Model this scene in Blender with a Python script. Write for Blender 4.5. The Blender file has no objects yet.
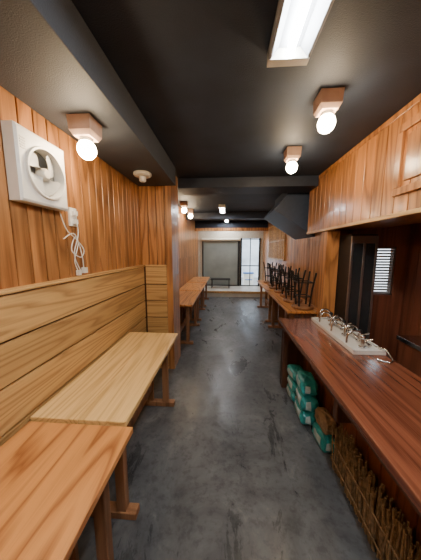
import bpy, math, random
from mathutils import Vector, Matrix
random.seed(7)

# ------------------------------------------------------------------ materials
def new_mat(name):
    m=bpy.data.materials.new(name); m.use_nodes=True
    nt=m.node_tree
    return m,nt,nt.nodes['Principled BSDF']
def N(nt,t,**k):
    n=nt.nodes.new(t)
    for a,b in k.items(): setattr(n,a,b)
    return n
def plain(name,col,rough=.5,metal=0,noise=.12,nscale=20,bump=0,bscale=200,spec=.5):
    m,nt,b=new_mat(name)
    tc=N(nt,'ShaderNodeTexCoord')
    nz=N(nt,'ShaderNodeTexNoise'); nz.inputs['Scale'].default_value=nscale; nz.inputs['Detail'].default_value=5
    nt.links.new(tc.outputs['Object'],nz.inputs['Vector'])
    r=N(nt,'ShaderNodeValToRGB')
    r.color_ramp.elements[0].position=.3; r.color_ramp.elements[1].position=.7
    r.color_ramp.elements[0].color=tuple(c*(1-noise) for c in col)+(1,)
    r.color_ramp.elements[1].color=tuple(min(1,c*(1+noise)) for c in col)+(1,)
    nt.links.new(nz.outputs['Fac'],r.inputs['Fac']); nt.links.new(r.outputs['Color'],b.inputs['Base Color'])
    b.inputs['Roughness'].default_value=rough; b.inputs['Metallic'].default_value=metal
    b.inputs['Specular IOR Level'].default_value=spec
    if bump:
        n2=N(nt,'ShaderNodeTexNoise'); n2.inputs['Scale'].default_value=bscale; n2.inputs['Detail'].default_value=3
        nt.links.new(tc.outputs['Object'],n2.inputs['Vector'])
        bp=N(nt,'ShaderNodeBump'); bp.inputs['Strength'].default_value=bump; bp.inputs['Distance'].default_value=.004
        nt.links.new(n2.outputs['Fac'],bp.inputs['Height']); nt.links.new(bp.outputs['Normal'],b.inputs['Normal'])
    return m
def emis(name,col,s):
    m,nt,b=new_mat(name)
    b.inputs['Base Color'].default_value=col+(1,)
    b.inputs['Emission Color'].default_value=col+(1,); b.inputs['Emission Strength'].default_value=s
    return m
def wood(name,dark,light,axis='z',rings=14,across=5,mixf=(.35,.4,.25),rough=.4,tonevar=.45,coat=0,al=.35,lo=.2,hi=.75):
    """mixf = weights of growth rings, fibre, broad variation"""
    m,nt,b=new_mat(name)
    L=nt.links.new
    tc=N(nt,'ShaderNodeTexCoord'); at=N(nt,'ShaderNodeAttribute',attribute_name='tone')
    off=N(nt,'ShaderNodeVectorMath',operation='SCALE'); off.inputs[0].default_value=(7.3,11.1,5.7); L(at.outputs['Fac'],off.inputs['Scale'])
    ad=N(nt,'ShaderNodeVectorMath',operation='ADD'); L(tc.outputs['Object'],ad.inputs[0]); L(off.outputs[0],ad.inputs[1])
    mp=N(nt,'ShaderNodeMapping')
    def vec(a,c): return {'x':(a,c,c),'y':(c,a,c),'z':(c,c,a)}[axis]
    mp.inputs['Scale'].default_value=vec(al,across); L(ad.outputs[0],mp.inputs['Vector'])
    n1=N(nt,'ShaderNodeTexNoise'); n1.inputs['Scale'].default_value=1; n1.inputs['Detail'].default_value=3; n1.inputs['Roughness'].default_value=.35
    L(mp.outputs[0],n1.inputs['Vector'])
    mu=N(nt,'ShaderNodeMath',operation='MULTIPLY'); L(n1.outputs['Fac'],mu.inputs[0]); mu.inputs[1].default_value=rings
    fr=N(nt,'ShaderNodeMath',operation='FRACT'); L(mu.outputs[0],fr.inputs[0])
    # sawtooth ring -> soft early wood, sharp late wood
    rr=N(nt,'ShaderNodeValToRGB'); e=rr.color_ramp.elements
    e[0].position=0; e[0].color=(.75,.75,.75,1); e[1].position=1; e[1].color=(.7,.7,.7,1)
    x=e.new(.45); x.color=(1,1,1,1); x=e.new(.86); x.color=(.12,.12,.12,1)
    L(fr.outputs[0],rr.inputs['Fac'])
    mp2=N(nt,'ShaderNodeMapping'); mp2.inputs['Scale'].default_value=vec(3.5,170); L(ad.outputs[0],mp2.inputs['Vector'])
    n2=N(nt,'ShaderNodeTexNoise'); n2.inputs['Scale'].default_value=1; n2.inputs['Detail'].default_value=3; L(mp2.outputs[0],n2.inputs['Vector'])
    mp3=N(nt,'ShaderNodeMapping'); mp3.inputs['Scale'].default_value=vec(1.2,14); L(ad.outputs[0],mp3.inputs['Vector'])
    n3=N(nt,'ShaderNodeTexNoise'); n3.inputs['Scale'].default_value=1; n3.inputs['Detail'].default_value=2; L(mp3.outputs[0],n3.inputs['Vector'])
    a=N(nt,'ShaderNodeMath',operation='MULTIPLY'); L(rr.outputs['Color'],a.inputs[0]); a.inputs[1].default_value=mixf[0]
    c=N(nt,'ShaderNodeMath',operation='MULTIPLY_ADD'); L(n2.outputs['Fac'],c.inputs[0]); c.inputs[1].default_value=mixf[1]; L(a.outputs[0],c.inputs[2])
    d=N(nt,'ShaderNodeMath',operation='MULTIPLY_ADD'); L(n3.outputs['Fac'],d.inputs[0]); d.inputs[1].default_value=mixf[2]; L(c.outputs[0],d.inputs[2])
    r=N(nt,'ShaderNodeValToRGB'); r.color_ramp.elements[0].position=lo; r.color_ramp.elements[1].position=hi
    r.color_ramp.elements[0].color=dark+(1,); r.color_ramp.elements[1].color=light+(1,)
    L(d.outputs[0],r.inputs['Fac'])
    tm=N(nt,'ShaderNodeMath',operation='MULTIPLY_ADD'); L(at.outputs['Fac'],tm.inputs[0]); tm.inputs[1].default_value=tonevar; tm.inputs[2].default_value=1-tonevar/2
    vm=N(nt,'ShaderNodeVectorMath',operation='SCALE'); L(r.outputs['Color'],vm.inputs[0]); L(tm.outputs[0],vm.inputs['Scale'])
    L(vm.outputs[0],b.inputs['Base Color'])
    b.inputs['Roughness'].default_value=rough; b.inputs['Coat Weight'].default_value=coat; b.inputs['Coat Roughness'].default_value=.12
    bp=N(nt,'ShaderNodeBump'); bp.inputs['Strength'].default_value=.15; bp.inputs['Distance'].default_value=.002
    L(c.outputs[0],bp.inputs['Height']); L(bp.outputs['Normal'],b.inputs['Normal'])
    return m

# ------------------------------------------------------------------ builder
class B:
    def __init__(s): s.v=[];s.f=[];s.m=[];s.t=[];s.s=[]
    def add(s,vs,fs,m=0,tone=None,smooth=False,M=None):
        o=len(s.v)
        if M is not None: vs=[M@Vector(p) for p in vs]
        s.v+= [tuple(p) for p in vs]
        if tone is None: tone=random.random()
        for f in fs:
            s.f.append(tuple(i+o for i in f)); s.m.append(m); s.t.append(tone); s.s.append(smooth)
    def box(s,x0,x1,y0,y1,z0,z1,m=0,tone=None,M=None):
        vs=[(x0,y0,z0),(x1,y0,z0),(x1,y1,z0),(x0,y1,z0),(x0,y0,z1),(x1,y0,z1),(x1,y1,z1),(x0,y1,z1)]
        fs=[(3,2,1,0),(4,5,6,7),(0,1,5,4),(1,2,6,5),(2,3,7,6),(3,0,4,7)]
        s.add(vs,fs,m,tone,False,M)
    def tube(s,pts,r,n=12,m=0,cap=True,tone=None,M=None):
        pts=[Vector(p) for p in pts]; rs=r if isinstance(r,(list,tuple)) else [r]*len(pts)
        vs=[];prev=None
        for i,p in enumerate(pts):
            d=(pts[min(i+1,len(pts)-1)]-pts[max(i-1,0)]).normalized()
            if prev is None:
                a=Vector((0,0,1)) if abs(d.z)<.9 else Vector((1,0,0)); u=d.cross(a).normalized()
            else: u=(prev-d*prev.dot(d)).normalized()
            prev=u; w=d.cross(u)
            for k in range(n):
                t=2*math.pi*k/n; vs.append(p+(u*math.cos(t)+w*math.sin(t))*rs[i])
        fs=[]
        for i in range(len(pts)-1):
            for k in range(n):
                a=i*n+k;b_=i*n+(k+1)%n; fs.append((a,b_,b_+n,a+n))
        if tone is None: tone=random.random()
        s.add(vs,fs,m,tone,n>5,M)
        if cap:
            s.add(vs[:n],[tuple(range(n-1,-1,-1))],m,tone,False,M); s.add(vs[-n:],[tuple(range(n))],m,tone,False,M)
    def sph(s,c,r,m=0,sc=(1,1,1),nu=20,nv=12,M=None):
        vs=[];fs=[]
        for j in range(nv+1):
            ph=math.pi*j/nv
            for i in range(nu):
                t=2*math.pi*i/nu
                vs.append((c[0]+r*sc[0]*math.sin(ph)*math.cos(t),c[1]+r*sc[1]*math.sin(ph)*math.sin(t),c[2]+r*sc[2]*math.cos(ph)))
        for j in range(nv):
            for i in range(nu):
                a=j*nu+i;b_=j*nu+(i+1)%nu; fs.append((a,a+nu,b_+nu,b_))
        s.add(vs,fs,m,None,True,M)
    def build(s,name,mats,bevel=0,seg=2,sub=0):
        xs=[p[0] for p in s.v];ys=[p[1] for p in s.v];zs=[p[2] for p in s.v]
        o=Vector(((min(xs)+max(xs))/2,(min(ys)+max(ys))/2,min(zs)))
        me=bpy.data.meshes.new(name); me.from_pydata([tuple(Vector(p)-o) for p in s.v],[],s.f)
        for m in mats: me.materials.append(m)
        at=me.attributes.new('tone','FLOAT','FACE')
        for i,p in enumerate(me.polygons):
            p.material_index=s.m[i]; p.use_smooth=s.s[i]; at.data[i].value=s.t[i]
        ob=bpy.data.objects.new(name,me); ob.location=o; bpy.context.collection.objects.link(ob)
        if bevel:
            md=ob.modifiers.new('bev','BEVEL'); md.width=bevel; md.segments=seg; md.limit_method='ANGLE'; md.angle_limit=math.radians(50)
        return ob

# ------------------------------------------------------------------ palette
W_wall =wood('wood_wall_boards',(.115,.040,.012),(.48,.215,.072),'z',rings=9,across=5,mixf=(.42,.3,.28),tonevar=.65,rough=.28,al=.5)
W_wain =wood('wood_wainscot',(.30,.155,.055),(.60,.37,.145),'y',rings=12,across=7,mixf=(.5,.3,.2),tonevar=.28,rough=.34)
W_wainx=wood('wood_wainscot_x',(.30,.155,.055),(.60,.37,.145),'x',rings=12,across=7,mixf=(.5,.3,.2),tonevar=.28,rough=.34)
W_tab1 =wood('wood_table_zelkova',(.27,.080,.022),(.72,.32,.095),'y',rings=13,across=4,mixf=(.55,.32,.13),tonevar=.1,rough=.28,coat=.3,al=.4)
W_tab2 =wood('wood_table_light',(.52,.28,.085),(.90,.61,.25),'y',rings=13,across=6,mixf=(.42,.43,.15),tonevar=.1,rough=.3,coat=.2)
W_ctr  =wood('wood_counter_top',(.070,.020,.012),(.25,.085,.043),'y',rings=12,across=5,mixf=(.35,.45,.2),tonevar=.1,rough=.20,coat=.5,al=.25)
W_cab  =wood('wood_cabinet',(.14,.045,.013),(.52,.22,.068),'z',rings=9,across=4.5,mixf=(.44,.3,.26),tonevar=.35,rough=.28,coat=.15,al=.6)
W_dark =wood('wood_dark',(.035,.014,.008),(.11,.045,.022),'z',rings=6,across=6,tonevar=.3,rough=.5)
W_red  =wood('wood_kitchen_red',(.10,.03,.015),(.25,.08,.04),'z',rings=6,across=6,tonevar=.4,rough=.4)
W_leg  =wood('wood_table_leg',(.13,.055,.02),(.36,.17,.075),'z',rings=6,across=6,tonevar=.3,rough=.5)
M_ceil =plain('ceiling_paint',(.018,.027,.046),.65,noise=.3,nscale=3,bump=.45,bscale=150)
M_sof  =plain('soffit_paint',(.044,.051,.064),.6,noise=.2,nscale=3,bump=.4,bscale=180)
M_beam =plain('beam_paint',(.016,.024,.044),.55,noise=.15)
M_white=plain('white_plastic',(.72,.71,.66),.4,noise=.04)
M_cream=plain('cream_plastic',(.60,.57,.50),.45,noise=.05)
M_slat =plain('blind_slat_grey',(.34,.34,.33),.5,noise=.05)
M_blade=plain('fan_blade_grey',(.50,.50,.48),.4,noise=.05)
M_black=plain('black_matte',(.012,.012,.013),.5,noise=.1)
M_steel=plain('stainless_steel',(.60,.60,.60),.2,1,noise=.05)
M_ivory=plain('tray_white',(.74,.73,.70),.35,noise=.04)
M_terra=plain('lamp_base_ceramic',(.52,.34,.25),.5,noise=.1)
M_shut =plain('screen_grey',(.24,.27,.25),.6,noise=.15,nscale=2)
M_beige=plain('plaster_beige',(.62,.57,.46),.8,noise=.1)
M_glassd=plain('dark_glass',(.06,.07,.08),.09,.6,noise=.1)
M_teal =plain('teal_bag_plastic',(.025,.34,.33),.33,noise=.35,nscale=9)
M_bagw =plain('bag_label_white',(.50,.62,.60),.4,noise=.3,nscale=14)
M_straw=plain('straw_fibre',(.27,.18,.09),.8,noise=.5,nscale=30)
M_alu  =plain('aluminium',(.45,.46,.47),.35,1,noise=.05)
E_bulb =emis('bulb_glow',(1,.76,.48),150)
E_tube =emis('fluorescent_glow',(.92,.97,1),155)
E_far  =emis('fluorescent_far_glow',(.95,.97,1),150)
E_back_fill =emis('back_fill_glow',(.97,.98,1),330)
E_kit_fill  =emis('kitchen_fill_glow',(.95,.97,1),24)

# floor concrete
M_floor,nt,b=new_mat('concrete_floor'); L=nt.links.new
tc=N(nt,'ShaderNodeTexCoord')
def noise(scale,det,rough,dist=0,vec=None):
    n=N(nt,'ShaderNodeTexNoise'); n.inputs['Scale'].default_value=scale; n.inputs['Detail'].default_value=det; n.inputs['Roughness'].default_value=rough; n.inputs['Distortion'].default_value=dist
    L(vec or tc.outputs['Object'],n.inputs['Vector']); return n
def ramp(src,stops):
    r=N(nt,'ShaderNodeValToRGB'); e=r.color_ramp.elements
    e[0].position=stops[0][0]; e[0].color=(*([stops[0][1]]*3),1) if not isinstance(stops[0][1],tuple) else stops[0][1]+(1,)
    e[1].position=stops[-1][0]; e[1].color=(*([stops[-1][1]]*3),1) if not isinstance(stops[-1][1],tuple) else stops[-1][1]+(1,)
    for p_,c_ in stops[1:-1]:
        x=e.new(p_); x.color=(*([c_]*3),1) if not isinstance(c_,tuple) else c_+(1,)
    L(src,r.inputs['Fac']); return r
n1=noise(2.3,12,.7,.6)
r=ramp(n1.outputs['Fac'],[(.34,(.060,.063,.066)),(.46,(.100,.105,.110)),(.56,(.130,.136,.141)),(.66,(.20,.205,.205))])
n2=noise(22,8,.65); r2=ramp(n2.outputs['Fac'],[(.38,.66),(.5,.96),(.7,1.0)])
mp=N(nt,'ShaderNodeMapping'); mp.inputs['Scale'].default_value=(2.4,.8,1); L(tc.outputs['Object'],mp.inputs['Vector'])
n3=noise(1.6,8,.7,.7,mp.outputs[0]); r3=ramp(n3.outputs['Fac'],[(.35,.62),(.47,.96),(.7,1.0)])
mx=N(nt,'ShaderNodeMix',data_type='RGBA',blend_type='MULTIPLY'); mx.inputs[0].default_value=1
L(r.outputs['Color'],mx.inputs[6]); L(r2.outputs['Color'],mx.inputs[7])
mx2=N(nt,'ShaderNodeMix',data_type='RGBA',blend_type='MULTIPLY'); mx2.inputs[0].default_value=1
L(mx.outputs[2],mx2.inputs[6]); L(r3.outputs['Color'],mx2.inputs[7]); L(mx2.outputs[2],b.inputs['Base Color'])
mr=N(nt,'ShaderNodeMapRange'); mr.inputs[1].default_value=.35; mr.inputs[2].default_value=.65; mr.inputs[3].default_value=.22; mr.inputs[4].default_value=.5; L(n3.outputs['Fac'],mr.inputs[0]); L(mr.outputs[0],b.inputs['Roughness'])
bp=N(nt,'ShaderNodeBump'); bp.inputs['Strength'].default_value=.3; bp.inputs['Distance'].default_value=.004; L(n2.outputs['Fac'],bp.inputs['Height']); L(bp.outputs['Normal'],b.inputs['Normal'])

# ------------------------------------------------------------------ shell
XL=-1.05; YN=-1.6; YB=8.5; ZC=2.5; XK=2.15; XR=1.35; YP=2.86
def single(name,mat,*bx,bevel=0):
    q=B(); q.box(*bx); return q.build(name,[mat],bevel)
single('floor',M_floor,XL-.1,XK+.1,YN-.1,YB+.1,-.1,0)
single('ceiling',M_ceil,XL-.1,XK+.1,YN-.1,YB+.1,ZC,ZC+.1)
def vboards_x(q,x0,x1,y0,y1,z0,z1,w,m=0,gap=.007):
    y=y0
    while y<y1-1e-4:
        e_=min(y+w,y1); q.box(x0,x1,y+gap/2,e_-gap/2,z0,z1,m); y=e_
def vboards_y(q,y0,y1,x0,x1,z0,z1,w,m=0,gap=.007):
    x=x0
    while x<x1-1e-4:
        e_=min(x+w,x1); q.box(x+gap/2,e_-gap/2,y0,y1,z0,z1,m); x=e_
PL=(.26,.48,.70,.915,1.125,1.345)
q=B(); q.box(XL-.1,XL-.015,YN,YB,0,ZC,1)
vboards_x(q,XL-.015,XL,YN,YB,1.36,ZC,.095,0)
vboards_x(q,XL-.015,XL,2.8,YB,0,1.357,.095,0)
q.box(XL-.02,XL+.015,YN,2.72,0,1.345,1)
z=0.0
for i,z1 in enumerate(PL):
    q.box(XL+.015,XL+.035,YN,2.72,z+.006,z1-.006,2,tone=(.5,.9,.2,.7,.15,.8)[i]); z=z1
q.box(XL-.02,XL+.047,YN,2.72,1.347,1.367,2)
q.build('wall_left',[W_wall,W_dark,W_wain],.004)
q=B(); px0,px1,py0,py1=XL+.001,-.66,2.74,3.12
q.box(px0,px1-.012,py0+.012,py1,0,ZC,1)
vboards_y(q,py0,py0+.014,px0,px1-.075,1.36,ZC,.10,0)
q.box(px1-.075,px1,py0-.006,py0+.07,0,ZC,0)
z=0
for z1 in PL:
    q.box(px0+.05,px1-.077,py0-.012,py0+.014,z+.006,z1-.006,3); z=z1
q.box(px0+.05,px1-.077,py0-.02,py0+.014,1.347,1.367,3)
vboards_x(q,px1-.014,px1,py0+.072,py1,0,ZC,.1,0)
q.build('wall_pillar',[W_wall,W_dark,W_wain,W_wainx],.003)
single('ceiling_soffit',M_sof,XL+.001,-.6,YN,2.735,2.3,ZC-.001,bevel=.004)
single('ceiling_beam',M_beam,-.655,1.175,3.12,3.5,2.37,ZC-.001,bevel=.004)
single('ceiling_beam',M_beam,XL+.001,XR-.001,5.9,6.15,2.34,ZC-.001,bevel=.004)
q=B(); q.box(XR+.015,XR+.1,YP+.1,YB,0,ZC,1); vboards_x(q,XR,XR+.015,YP+.1,YB,0,ZC,.12,0)
q.build('wall_right',[W_wall,W_dark],.003)
q=B(); q.box(XK+.015,XK+.1,YN,YP,0,ZC,1); vboards_x(q,XK,XK+.015,YN,YP,0,ZC,.11,0)
q.build('wall_kitchen',[W_red,W_dark],.003)
q=B()
wx0,wx1,wz0,wz1=1.74,2.03,1.00,1.58
q.box(1.34,wx0,YP,YP+.1,0,ZC,0); q.box(wx1,XK+.1,YP,YP+.1,0,ZC,0); q.box(wx0,wx1,YP,YP+.1,0,wz0,0); q.box(wx0,wx1,YP,YP+.1,wz1,ZC,0)
q.build('wall_partition',[W_red],.002)
single('door_post',W_wall,1.19,1.338,YP-.06,YP+.1,0,1.775,bevel=.005)
q=B()
for a in (wx0,wx1-.02): q.box(a,a+.02,YP+.01,YP+.05,wz0,wz1,0)
for a in (wz0,wz1-.02): q.box(wx0,wx1,YP+.01,YP+.05,a,a+.02,0)
z=wz0+.03
while z<wz1-.03:
    q.box(wx0+.02,wx1-.02,-.015,.015,-.001,.001,1,M=Matrix.Translation((0,YP+.03,z))@Matrix.Rotation(.95,4,'X')); z+=.034
q.build('window_1',[M_alu,M_slat])
q=B(); q.box(XL-.1,XK+.1,YN-.1,YN,0,ZC,1); vboards_y(q,YN,YN+.015,XL,XK,0,ZC,.1,0); q.build('wall_rear',[W_wall,W_dark],.003)
q=B()
dx0,dx1=.55,1.22; dz0,dz1=.2,1.98
q.box(XL,dx0,YB,YB+.1,0,dz1,0); q.box(dx1,XR+.1,YB,YB+.1,0,ZC,0); q.box(XL,dx1,YB,YB+.1,dz1,ZC,0); q.box(dx0,dx1,YB,YB+.1,0,dz0,0)
q.build('wall_back',[M_beige])
q=B(); q.box(XL+.001,XR-.001,7.35,YB-.001,.001,.2,0); q.box(XL+.001,XR-.001,7.32,7.35,.13,.205,1)
q.build('floor_platform',[plain('platform_concrete',(.55,.53,.47),.4,noise=.12,nscale=4),W_wain],.004)
q=B(); q.box(XL+.002,XR-.002,7.6,7.7,2.27,ZC-.002,1); q.box(XL+.002,XR-.002,7.57,7.72,2.17,2.27,0)
q.build('trim_1',[W_cab,M_beam],.004)
# smooth grey roll screen in a slim frame
q=B(); q.box(-.86,.42,YB-.03,YB-.012,.24,1.88,0)
q.box(-.90,-.86,YB-.06,YB-.001,.201,1.96,1); q.box(.42,.5,YB-.06,YB-.001,.201,1.96,1); q.box(-.86,.42,YB-.05,YB-.002,.201,.24,1)
q.tube([(-.90,YB-.07,1.93),(.5,YB-.07,1.93)],.055,16,2)
q.build('roll_screen',[M_shut,M_black,M_beige],.003)
q=B()
for a,b_ in ((dx0-.03,dx0+.03),(dx1-.03,dx1+.03),(.87,.90)): q.box(a,b_,YB-.05,YB-.005,dz0+.003,dz1,0)
for a in (dz0+.003,.95,dz1-.05): q.box(dx0+.03,dx1-.03,YB-.048,YB-.007,a,a+.035,0)
q.build('door_1',[M_black],.003)
single('ground',plain('asphalt',(.25,.25,.25),.9),-3,5,YB+.12,14,-.15,-.02)
single('building_across_street',plain('facade_pale',(.55,.60,.66),.8,noise=.3,nscale=1.5),-3,5,13,13.3,-.02,4)
q=B(); q.box(.75,1.15,9.6,9.9,-.018,.55,0); q.box(.72,1.18,9.57,9.93,.55,.60,1); q.tube([(.8,9.55,.3),(1.1,9.55,.3)],.02,8,1)
q.build('outdoor_storage_box',[M_white,plain('blue_lid',(.05,.15,.4),.4)],.01)

# ------------------------------------------------------------------ tables
def trestle(q,x0,x1,y,top,m=1,tone=.5):
    q.box(x0+.005,x1-.005,y-.03,y+.03,0.001,.045,m)
    q.box(x0+.03,x1-.03,y-.028,y+.028,top-.055,top,m)
    for xx in (x0+.07,x1-.12): q.box(xx,xx+.055,y-.024,y+.024,.045,top-.055,m)
    xm=(x0+x1)/2; q.box(xm-.03,xm+.03,y-.012,y+.012,.045,top-.055,m)
def table(name,mat,x0,x1,y0,y1,top,ys,planks=1):
    q=B(); w=(x1-x0)/planks
    for i in range(planks): q.box(x0+i*w+.0006,x0+(i+1)*w-.0006,y0,y1,top-.03,top,0)
    q.box(x0+.06,x0+.085,y0+.06,y1-.06,top-.085,top-.03,1); q.box(x1-.085,x1-.06,y0+.06,y1-.06,top-.085,top-.03,1)
    for y in ys: trestle(q,x0+.01,x1-.01,y,top-.03)
    q.box((x0+x1)/2-.02,(x0+x1)/2+.02,ys[0],ys[-1],.16,.23,1)
    return q.build(name,[mat,W_leg],.004,2)
table('dining_table',W_tab1,-.985,-.445,-.24,.965,.695,(-.1,.83))
table('dining_table',W_tab2,-1.0,-.49,.985,2.20,.70,(1.1,2.05),2)
table('dining_table',W_tab1,-1.03,-.52,3.4,4.6,.70,(3.55,4.45))
table('dining_table',W_tab1,-1.03,-.52,4.65,5.85,.70,(4.8,5.7))
table('dining_table',W_tab1,-1.03,-.52,5.9,7.1,.70,(6.05,6.95))
table('bench_table',W_tab1,.84,1.33,3.05,4.6,.72,(3.2,4.45),1)
table('bench_table',W_tab1,.84,1.33,4.65,6.2,.72,(4.8,6.05),1)
def stool(x,y,z,ang):
    q=B(); M=Matrix.Translation((x,y,z))@Matrix.Rotation(ang,4,'Z')
    q.tube([(0,0,0),(0,0,.012),(0,0,.03),(0,0,.04)],[.135,.15,.15,.14],24,1,True,M=M)
    tips=[]
    for k in range(4):
        a=k*math.pi/2+math.pi/4; c,s_=math.cos(a),math.sin(a)
        q.tube([(.10*c,.10*s_,.04),(.13*c,.13*s_,.30),(.17*c,.17*s_,.52)],.013,8,0,M=M); tips.append((c,s_))
    for zz,rr in ((.18,.116),(.38,.143)):
        for k in range(4):
            a=tips[k];b_=tips[(k+1)%4]
            q.tube([(rr*a[0],rr*a[1],zz),(rr*b_[0],rr*b_[1],zz)],.008,8,0,M=M)
    return q.build('stool',[M_black,W_leg])
for i,(x,y) in enumerate([(1.1,3.25),(1.08,3.66),(1.12,4.08),(1.1,4.48),(1.08,4.9),(1.12,5.32),(1.1,5.75)]): stool(x,y,.721,.3*i)

# ------------------------------------------------------------------ bar counter
q=B()
q.box(.61,1.2,-.6,2.55,.735,.775,0,tone=.5)
q.box(.655,1.17,-.55,2.5,.66,.735,1)
q.box(.64,.70,2.42,2.5,.0,.66,1); q.box(.64,1.19,2.47,2.52,.0,.66,1)
vboards_x(q,.88,.90,-.5,2.47,.08,.66,.12,2)
q.box(.84,.90,-.5,2.47,0,.09,2)
for y in (.35,1.3): q.box(.68,.88,y,y+.05,.50,.66,1)
q.build('bar_counter',[W_ctr,W_dark,W_red],.005,3)
q=B(); q.box(1.195,1.72,-.6,3.44,1.79,ZC-.002,0)
vboards_x(q,1.18,1.196,-.6,3.45,1.80,ZC-.002,.13,0,.005)
q.box(1.168,1.20,-.6,3.45,1.775,1.805,1); q.box(1.172,1.20,-.6,3.45,2.455,ZC-.002,0)
def frame(y0,y1,z0,z1):
    w=.05
    q.box(1.160,1.18,y0,y1,z0,z0+w,0); q.box(1.160,1.18,y0,y1,z1-w,z1,0)
    q.box(1.160,1.18,y0,y0+w,z0+w,z1-w,0); q.box(1.160,1.18,y1-w,y1,z0+w,z1-w,0)
    q.box(1.168,1.18,y0+.085,y1-.085,z0+.085,z1-.085,0)
frame(1.22,1.74,1.92,2.38); frame(.66,1.18,1.92,2.38)
q.build('overhead_cabinet',[W_cab,W_wain],.004,2)
q=B()
pr=[(.72,2.16),(.92,2.40),(1.345,2.40),(1.345,1.75)]
vs=[(x_,3.6,z_) for x_,z_ in pr]+[(x_,4.6,z_) for x_,z_ in pr]
q.add(vs,[(0,1,2,3),(7,6,5,4),(0,4,5,1),(1,5,6,2),(2,6,7,3),(3,7,4,0)],0)
q.box(.93,1.345,3.6,4.6,2.40,ZC-.002,0)
q.build('stair_underside',[plain('stair_paint',(.035,.058,.11),.5)])

# tap tray
q=B(); x0,x1,y0,y1,z0=.95,1.185,1.66,2.5,.776
q.box(x0,x1,y0,y1,z0,z0+.018,0)
for bx in ((x0,x1,y0,y0+.012),(x0,x1,y1-.012,y1),(x0,x0+.012,y0,y1),(x1-.012,x1,y0,y1)): q.box(*bx,z0+.018,z0+.035,0)
b0=z0+.018
for i in range(6):
    yy=y0+.09+i*.13; xx=1.085+(.03 if i%2 else -.02)
    q.tube([(xx,yy,b0),(xx,yy,b0+.012)],.028,16,1)
    q.tube([(xx,yy,b0+.01),(xx,yy,b0+.075)],[.016,.012],12,1)
    q.sph((xx,yy,b0+.085),.019,2 if i%2 else 1)
    pts=[]
    for k in range(9):
        a=math.pi*k/8; pts.append((xx-.055+.055*math.cos(a),yy+.02,b0+.07+.06*math.sin(a)))
    pts.append((xx-.11,yy+.02,b0+.03)); q.tube([(xx,yy+.02,b0+.01)]+pts,.008,8,1)
    q.tube([(xx,yy,b0+.05),(xx+.05,yy-.04,b0+.085)],.006,8,1)
q.tube([(1.10,y0+.05,b0+.035),(1.10,y1-.05,b0+.035)],.010,8,1)
q.tube([(1.14,y0+.05,b0+.03),(1.17,y0-.02,b0+.035),(1.165,y0-.10,b0-.010),(1.12,y0-.13,b0-.011),(1.07,y0-.08,b0-.011)],.006,8,1)
q.build('beer_tap_tray',[M_ivory,M_steel,M_black],.003)

# kitchen furniture
q=B()
fx0,fx1,fy0,fy1=1.345,1.62,2.55,2.855
q.box(fx0,fx1,fy0+.02,fy1,.02,1.72,0)
q.box(fx0,fx1,fy0,fy0+.02,.1,.16,1);q.box(fx0,fx1,fy0,fy0+.02,1.62,1.7,1)
for a in (fx0,(fx0+fx1)/2-.0125,fx1-.025): q.box(a,a+.025,fy0,fy0+.02,.16,1.62,1)
q.box(fx0+.025,fx1-.025,fy0+.008,fy0+.019,.16,1.62,2)
for a in (fx0+.03,fx1-.06): q.box(a,a+.03,fy0+.05,fy0+.08,0,.02,1)
q.build('display_refrigerator',[M_black,M_alu,M_glassd],.003)
q=B(); q.box(1.72,2.14,.2,2.3,.66,.70,0); q.box(1.74,2.14,.22,2.28,.1,.66,1)
for yy in (.25,1.3,2.2):
    q.box(1.76,1.80,yy,yy+.04,0,.1,1)
q.box(1.80,2.06,1.5,1.52,.70,.715,0);q.box(1.80,2.06,1.95,1.97,.70,.715,0);q.box(1.80,1.82,1.52,1.95,.70,.715,0);q.box(2.04,2.06,1.52,1.95,.70,.715,0)
q.box(1.82,2.04,1.52,1.95,.7001,.702,1)
q.tube([(2.09,1.73,.70),(2.09,1.73,.93),(2.06,1.73,.98),(2.0,1.73,.99),(1.95,1.73,.94)],.011,10,0)
q.build('kitchen_sink_unit',[M_steel,W_red],.003)
q=B(); q.box(1.95,2.145,.3,2.35,1.30,1.325,0); q.box(1.95,2.145,.3,2.35,1.60,1.62,0)
for yy in (.35,1.3,2.28): q.box(1.95,2.145,yy,yy+.02,1.2,1.6,0)
for i in range(13):
    yy=.45+i*.145; q.tube([(2.05,yy,1.325),(2.05,yy,1.43),(2.05,yy,1.46),(2.05,yy,1.53)],[.032,.032,.012,.012],12,1+i%2)
q.build('bottle_shelf',[W_red,M_glassd,plain('brown_glass',(.12,.04,.01),.1)])

# ------------------------------------------------------------------ lamps
def socket_lamp(x,y,z,h=.10,w=.068):
    q=B()
    q.tube([(x,y,z-.001),(x,y,z-h*.75),(x,y,z-h)],[w*1.38,w*1.3,w*1.0],4,0,M=Matrix.Translation((x,y,0))@Matrix.Rotation(math.pi/4,4,'Z')@Matrix.Translation((-x,-y,0)))
    q.tube([(x,y,z-h),(x,y,z-h-.02)],.036,20,1)
    q.sph((x,y,z-h-.062),.052,2,(1,1,1.05))
    return q.build('ceiling_lamp',[M_terra,M_cream,E_bulb])
socket_lamp(-.83,1.37,2.3); socket_lamp(.62,1.58,ZC); socket_lamp(.62,2.34,ZC)
socket_lamp(-.85,4.6,ZC); socket_lamp(-.85,5.4,ZC); socket_lamp(.5,-.6,ZC); socket_lamp(-.83,-.5,2.3)  # last two are unseen, added behind the camera to light the front
q=B(); c=(-.83,2.28)
q.tube([(c[0],c[1],2.299),(c[0],c[1],2.283),(c[0],c[1],2.268),(c[0],c[1],2.262)],[.085,.088,.078,.04],28,0)
q.tube([(c[0],c[1],2.262),(c[0],c[1],2.225),(c[0],c[1],2.215)],[.034,.034,.02],20,0)
q.build('smoke_detector',[M_cream])
M_refl=plain('reflector_grey',(.22,.22,.23),.5,noise=.05)
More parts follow.
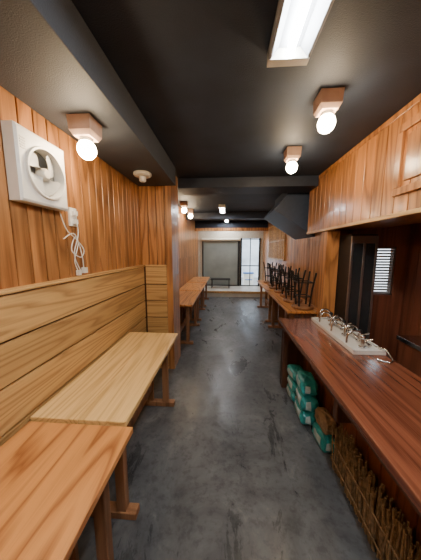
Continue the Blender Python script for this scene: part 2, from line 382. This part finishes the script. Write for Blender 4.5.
def fluoro(name,x,y0,y1,z,w,em):
    q=B()
    q.box(x-w/2,x+w/2,y0,y1,z-.014,z-.001,0)
    for s_ in (-1,1):
        a=x+s_*w/2
        q.add([(a,y0,z-.001),(a,y1,z-.001),(a,y1,z-.06),(a,y0,z-.06),(a-s_*.012,y0,z-.06),(a-s_*.012,y1,z-.06),(a-s_*.045,y1,z-.014),(a-s_*.045,y0,z-.014)],
              [(0,1,2,3),(3,2,5,4),(4,5,6,7)],0)
    q.box(x-w/2,x+w/2,y0-.01,y0+.035,z-.062,z-.001,1); q.box(x-w/2,x+w/2,y1-.035,y1+.01,z-.062,z-.001,1)
    q.tube([(x,y0+.03,z-.045),(x,y1-.03,z-.045)],.016,12,2)
    return q.build(name,[M_refl,M_cream,em])
fluoro('fluorescent_light',.285,.05,1.24,ZC,.19,E_tube)
fluoro('fluorescent_light',-.1,4.9,5.7,ZC,.14,E_far)
fluoro('fluorescent_light',.0,6.5,7.5,ZC,.14,E_far)
fluoro('fluorescent_light',.1,-1.3,-.3,ZC,.17,E_tube)  # unseen fitting behind the camera, added to light the near tables
fluoro('fluorescent_light',1.85,-.3,.5,ZC,.14,E_kit_fill)  # invented fitting, fill light added to brighten the kitchen wall
fluoro('fluorescent_light',.0,7.80,8.40,ZC,.2,E_back_fill)  # fill light added above the platform to brighten the far room

# ------------------------------------------------------------------ ventilation fan
q=B(); y0,y1,z0,z1=1.06,1.39,1.79,2.145; xb,xf=XL+.001,-.985
cy,cz,R=1.232,1.96,.135; n=48
def sq(t,hy0,hy1,hz0,hz1):
    c,s_=math.cos(t),math.sin(t); k=1e9
    if c>1e-9: k=min(k,(hy1-cy)/c)
    if c<-1e-9: k=min(k,(hy0-cy)/c)
    if s_>1e-9: k=min(k,(hz1-cz)/s_)
    if s_<-1e-9: k=min(k,(hz0-cz)/s_)
    return (cy+c*k,cz+s_*k)
angs=sorted(set([2*math.pi*k/n for k in range(n)]+[math.atan2(b_-cz,a-cy)%(2*math.pi) for a in (y0,y1) for b_ in (z0,z1)]))
n=len(angs); rings=[]
for (x_,kind) in ((xb,'o'),(xf-.008,'o'),(xf,'i'),(xf,R),(xf+.012,R-.004),(xf+.012,R-.014),(xf-.05,R-.016)):
    ring=[]
    for t in angs:
        if kind=='o': a,b_=sq(t,y0,y1,z0,z1)
        elif kind=='i': a,b_=sq(t,y0+.012,y1-.012,z0+.012,z1-.012)
        else: a,b_=cy+kind*math.cos(t),cz+kind*math.sin(t)
        ring.append((x_,a,b_))
    rings.append(ring)
vs=[p for r_ in rings for p in r_]; fs=[]
for i in range(len(rings)-1):
    for k in range(n):
        a=i*n+k;b_=i*n+(k+1)%n; fs.append((a,b_,b_+n,a+n))
q.add(vs,fs,0)
q.add(rings[-1],[tuple(range(n))],2)
for k in range(4):
    a0=k*math.pi/2+.5; vs=[]
    for j in range(7):
        rr=.022+j*.015; wd=.22+.50*math.sin(min(1,j/6)*2.2)
        for s_ in range(5):
            f=s_/4-.5; t=a0+f*wd*2*(.9 if j<6 else .75)+j*.06
            vs.append((xf-.022+f*.03,cy+rr*math.cos(t),cz+rr*math.sin(t)))
    fs=[(j*5+s_,j*5+s_+1,(j+1)*5+s_+1,(j+1)*5+s_) for j in range(6) for s_ in range(4)]
    q.add(vs,fs,1,None,True)
q.tube([(xf-.04,cy,cz),(xf-.004,cy,cz),(xf+.004,cy,cz)],[.03,.03,.02],20,3)
for k in range(5): q.box(xf-.002,xf+.002,y0+.02,y0+.05,z1-.06-k*.012,z1-.054-k*.012,3)
q.build('ventilation_fan',[M_white,M_blade,plain('fan_cavity',(.16,.16,.15),.6),M_cream])
q=B(); oy,oz=1.50,1.77
q.box(XL+.001,XL+.014,oy-.035,oy+.035,oz-.06,oz+.06,0); q.box(XL+.014,XL+.035,oy-.015,oy+.015,oz+.01,oz+.04,0); q.box(XL+.014,XL+.035,oy-.015,oy+.015,oz-.045,oz-.015,0)
def cord(pts): 
    P_=[Vector(p) for p in pts]; out=[]
    for i in range(len(P_)-1):
        p0=P_[max(i-1,0)];p1=P_[i];p2=P_[i+1];p3=P_[min(i+2,len(P_)-1)]
        for k in range(6):
            t=k/6; out.append(.5*((2*p1)+(-p0+p2)*t+(2*p0-5*p1+4*p2-p3)*t*t+(-p0+3*p1-3*p2+p3)*t**3))
    out.append(P_[-1]); q.tube(out,.0035,6,0)
xx=XL+.02
cord([(xx+.015,oy,oz-.03),(xx+.01,oy+.01,oz-.12),(xx,oy-.03,oz-.25),(xx,oy+.02,oz-.36)])
cord([(xx,1.36,1.80),(xx+.01,1.40,1.68),(xx+.005,1.50,1.62),(xx+.005,1.57,1.55),(xx+.01,1.52,1.50),(xx+.005,1.44,1.55),(xx,1.50,1.64),(xx,1.55,1.52),(xx,1.56,1.42)])
cord([(xx,1.38,1.62),(xx+.01,1.46,1.66),(xx,1.52,1.60),(xx,1.47,1.48),(xx,1.50,1.40)])
q.box(xx-.008,xx+.02,1.545,1.575,1.385,1.425,0); q.box(xx-.008,xx+.015,1.485,1.51,1.375,1.41,0)
q.build('power_outlet_with_cords',[M_white])

# ------------------------------------------------------------------ things under the counter
def bag(y,z,sx,sy,sz,seed,rot=0,mats=None,x=.745):
    rnd=random.Random(seed); q=B(); nu,nv=20,12; vs=[]
    M=Matrix.Translation((x,y,z+sz/2))@Matrix.Rotation(rot,4,'Z')
    ph0=rnd.random()*6
    def se(w,m_): return math.copysign(abs(w)**m_,w)
    for j in range(nv+1):
        ph=-math.pi/2+math.pi*j/nv
        for i in range(nu):
            t=2*math.pi*i/nu
            k=1+.05*math.sin(5*t+ph0+j)+.04*math.sin(9*t-j*1.7)
            vs.append((sx/2*se(math.cos(ph),.45)*se(math.cos(t),.5)*k,sy/2*se(math.cos(ph),.45)*se(math.sin(t),.5)*k,max(-sz/2,sz/2*se(math.sin(ph),.7)*(1+.06*math.sin(3*t+ph0)))))
    for j in range(nv):
        for i in range(nu):
            a=j*nu+i;b_=j*nu+(i+1)%nu
            q.add([vs[a],vs[b_],vs[b_+nu],vs[a+nu]],[(0,1,2,3)],1 if (5<=j<=7 and i%10 in (0,9,4)) else 0,.5,True,M)
    return q.build('charcoal_bag',mats or [M_teal,M_bagw])
M_brown=plain('brown_paper_bag',(.30,.19,.10),.7,noise=.3,nscale=8)
for k,(y,dz) in enumerate(((2.26,.001),(2.24,.115),(2.25,.225))): bag(y,dz,.15,.24,.11,k+1,.05*k)
for k,(y,dz) in enumerate(((1.97,.001),(1.96,.14),(1.98,.275))): bag(y,dz,.15,.27,.135,k+5,-.05*k)
bag(1.68,.001,.11,.22,.13,11,.05,None,.79); bag(1.69,.135,.10,.20,.13,12,.05,[M_brown,M_straw],.80)
q=B()
for i in range(420):
    y=random.uniform(.80,1.48); x_=random.uniform(.775,.83); l=random.uniform(.22,.36)
    dy=random.uniform(-.05,.05); q.tube([(x_,y,.002),(x_+random.uniform(-.01,.01),y+dy*.5,l*.5),(x_+random.uniform(-.012,.008),y+dy,l)],random.uniform(.003,.006),5,0)
for z in (.07,.2): q.tube([(.768,.80,z),(.768,1.5,z)],.005,6,0)
q.build('straw_bundle',[M_straw])

# ------------------------------------------------------------------ far details
q=B(); q.box(-.55,.15,7.85,8.2,.5,.53,0)
for a in (-.52,.09):
    for y in (7.88,8.14): q.box(a,a+.03,y,y+.03,.201,.5,0)
q.build('low_table',[M_black],.003)
q=B()
y=5.3
while y<7.3:
    q.box(XR-.04,XR-.002,y,y+.045,1.30,2.25,0); y+=.17
for z in (1.30,1.76,2.21): q.box(XR-.03,XR-.004,5.3,7.3,z,z+.04,0)
q.build('lattice_panel',[W_wain],.003)

# ------------------------------------------------------------------ world, camera
w=bpy.data.worlds.new('World'); bpy.context.scene.world=w; w.use_nodes=True
nt=w.node_tree; bg=nt.nodes['Background']; bg.inputs[0].default_value=(.85,.93,1,1); bg.inputs[1].default_value=5
cam=bpy.data.cameras.new('camera'); co=bpy.data.objects.new('camera',cam); bpy.context.collection.objects.link(co)
cam.sensor_fit='VERTICAL'; cam.sensor_height=36; cam.lens=225/560*36; cam.clip_start=.02
co.location=(0,0,1.55); co.rotation_euler=(math.radians(90-7.6),0,math.radians(4.0))
bpy.context.scene.camera=co
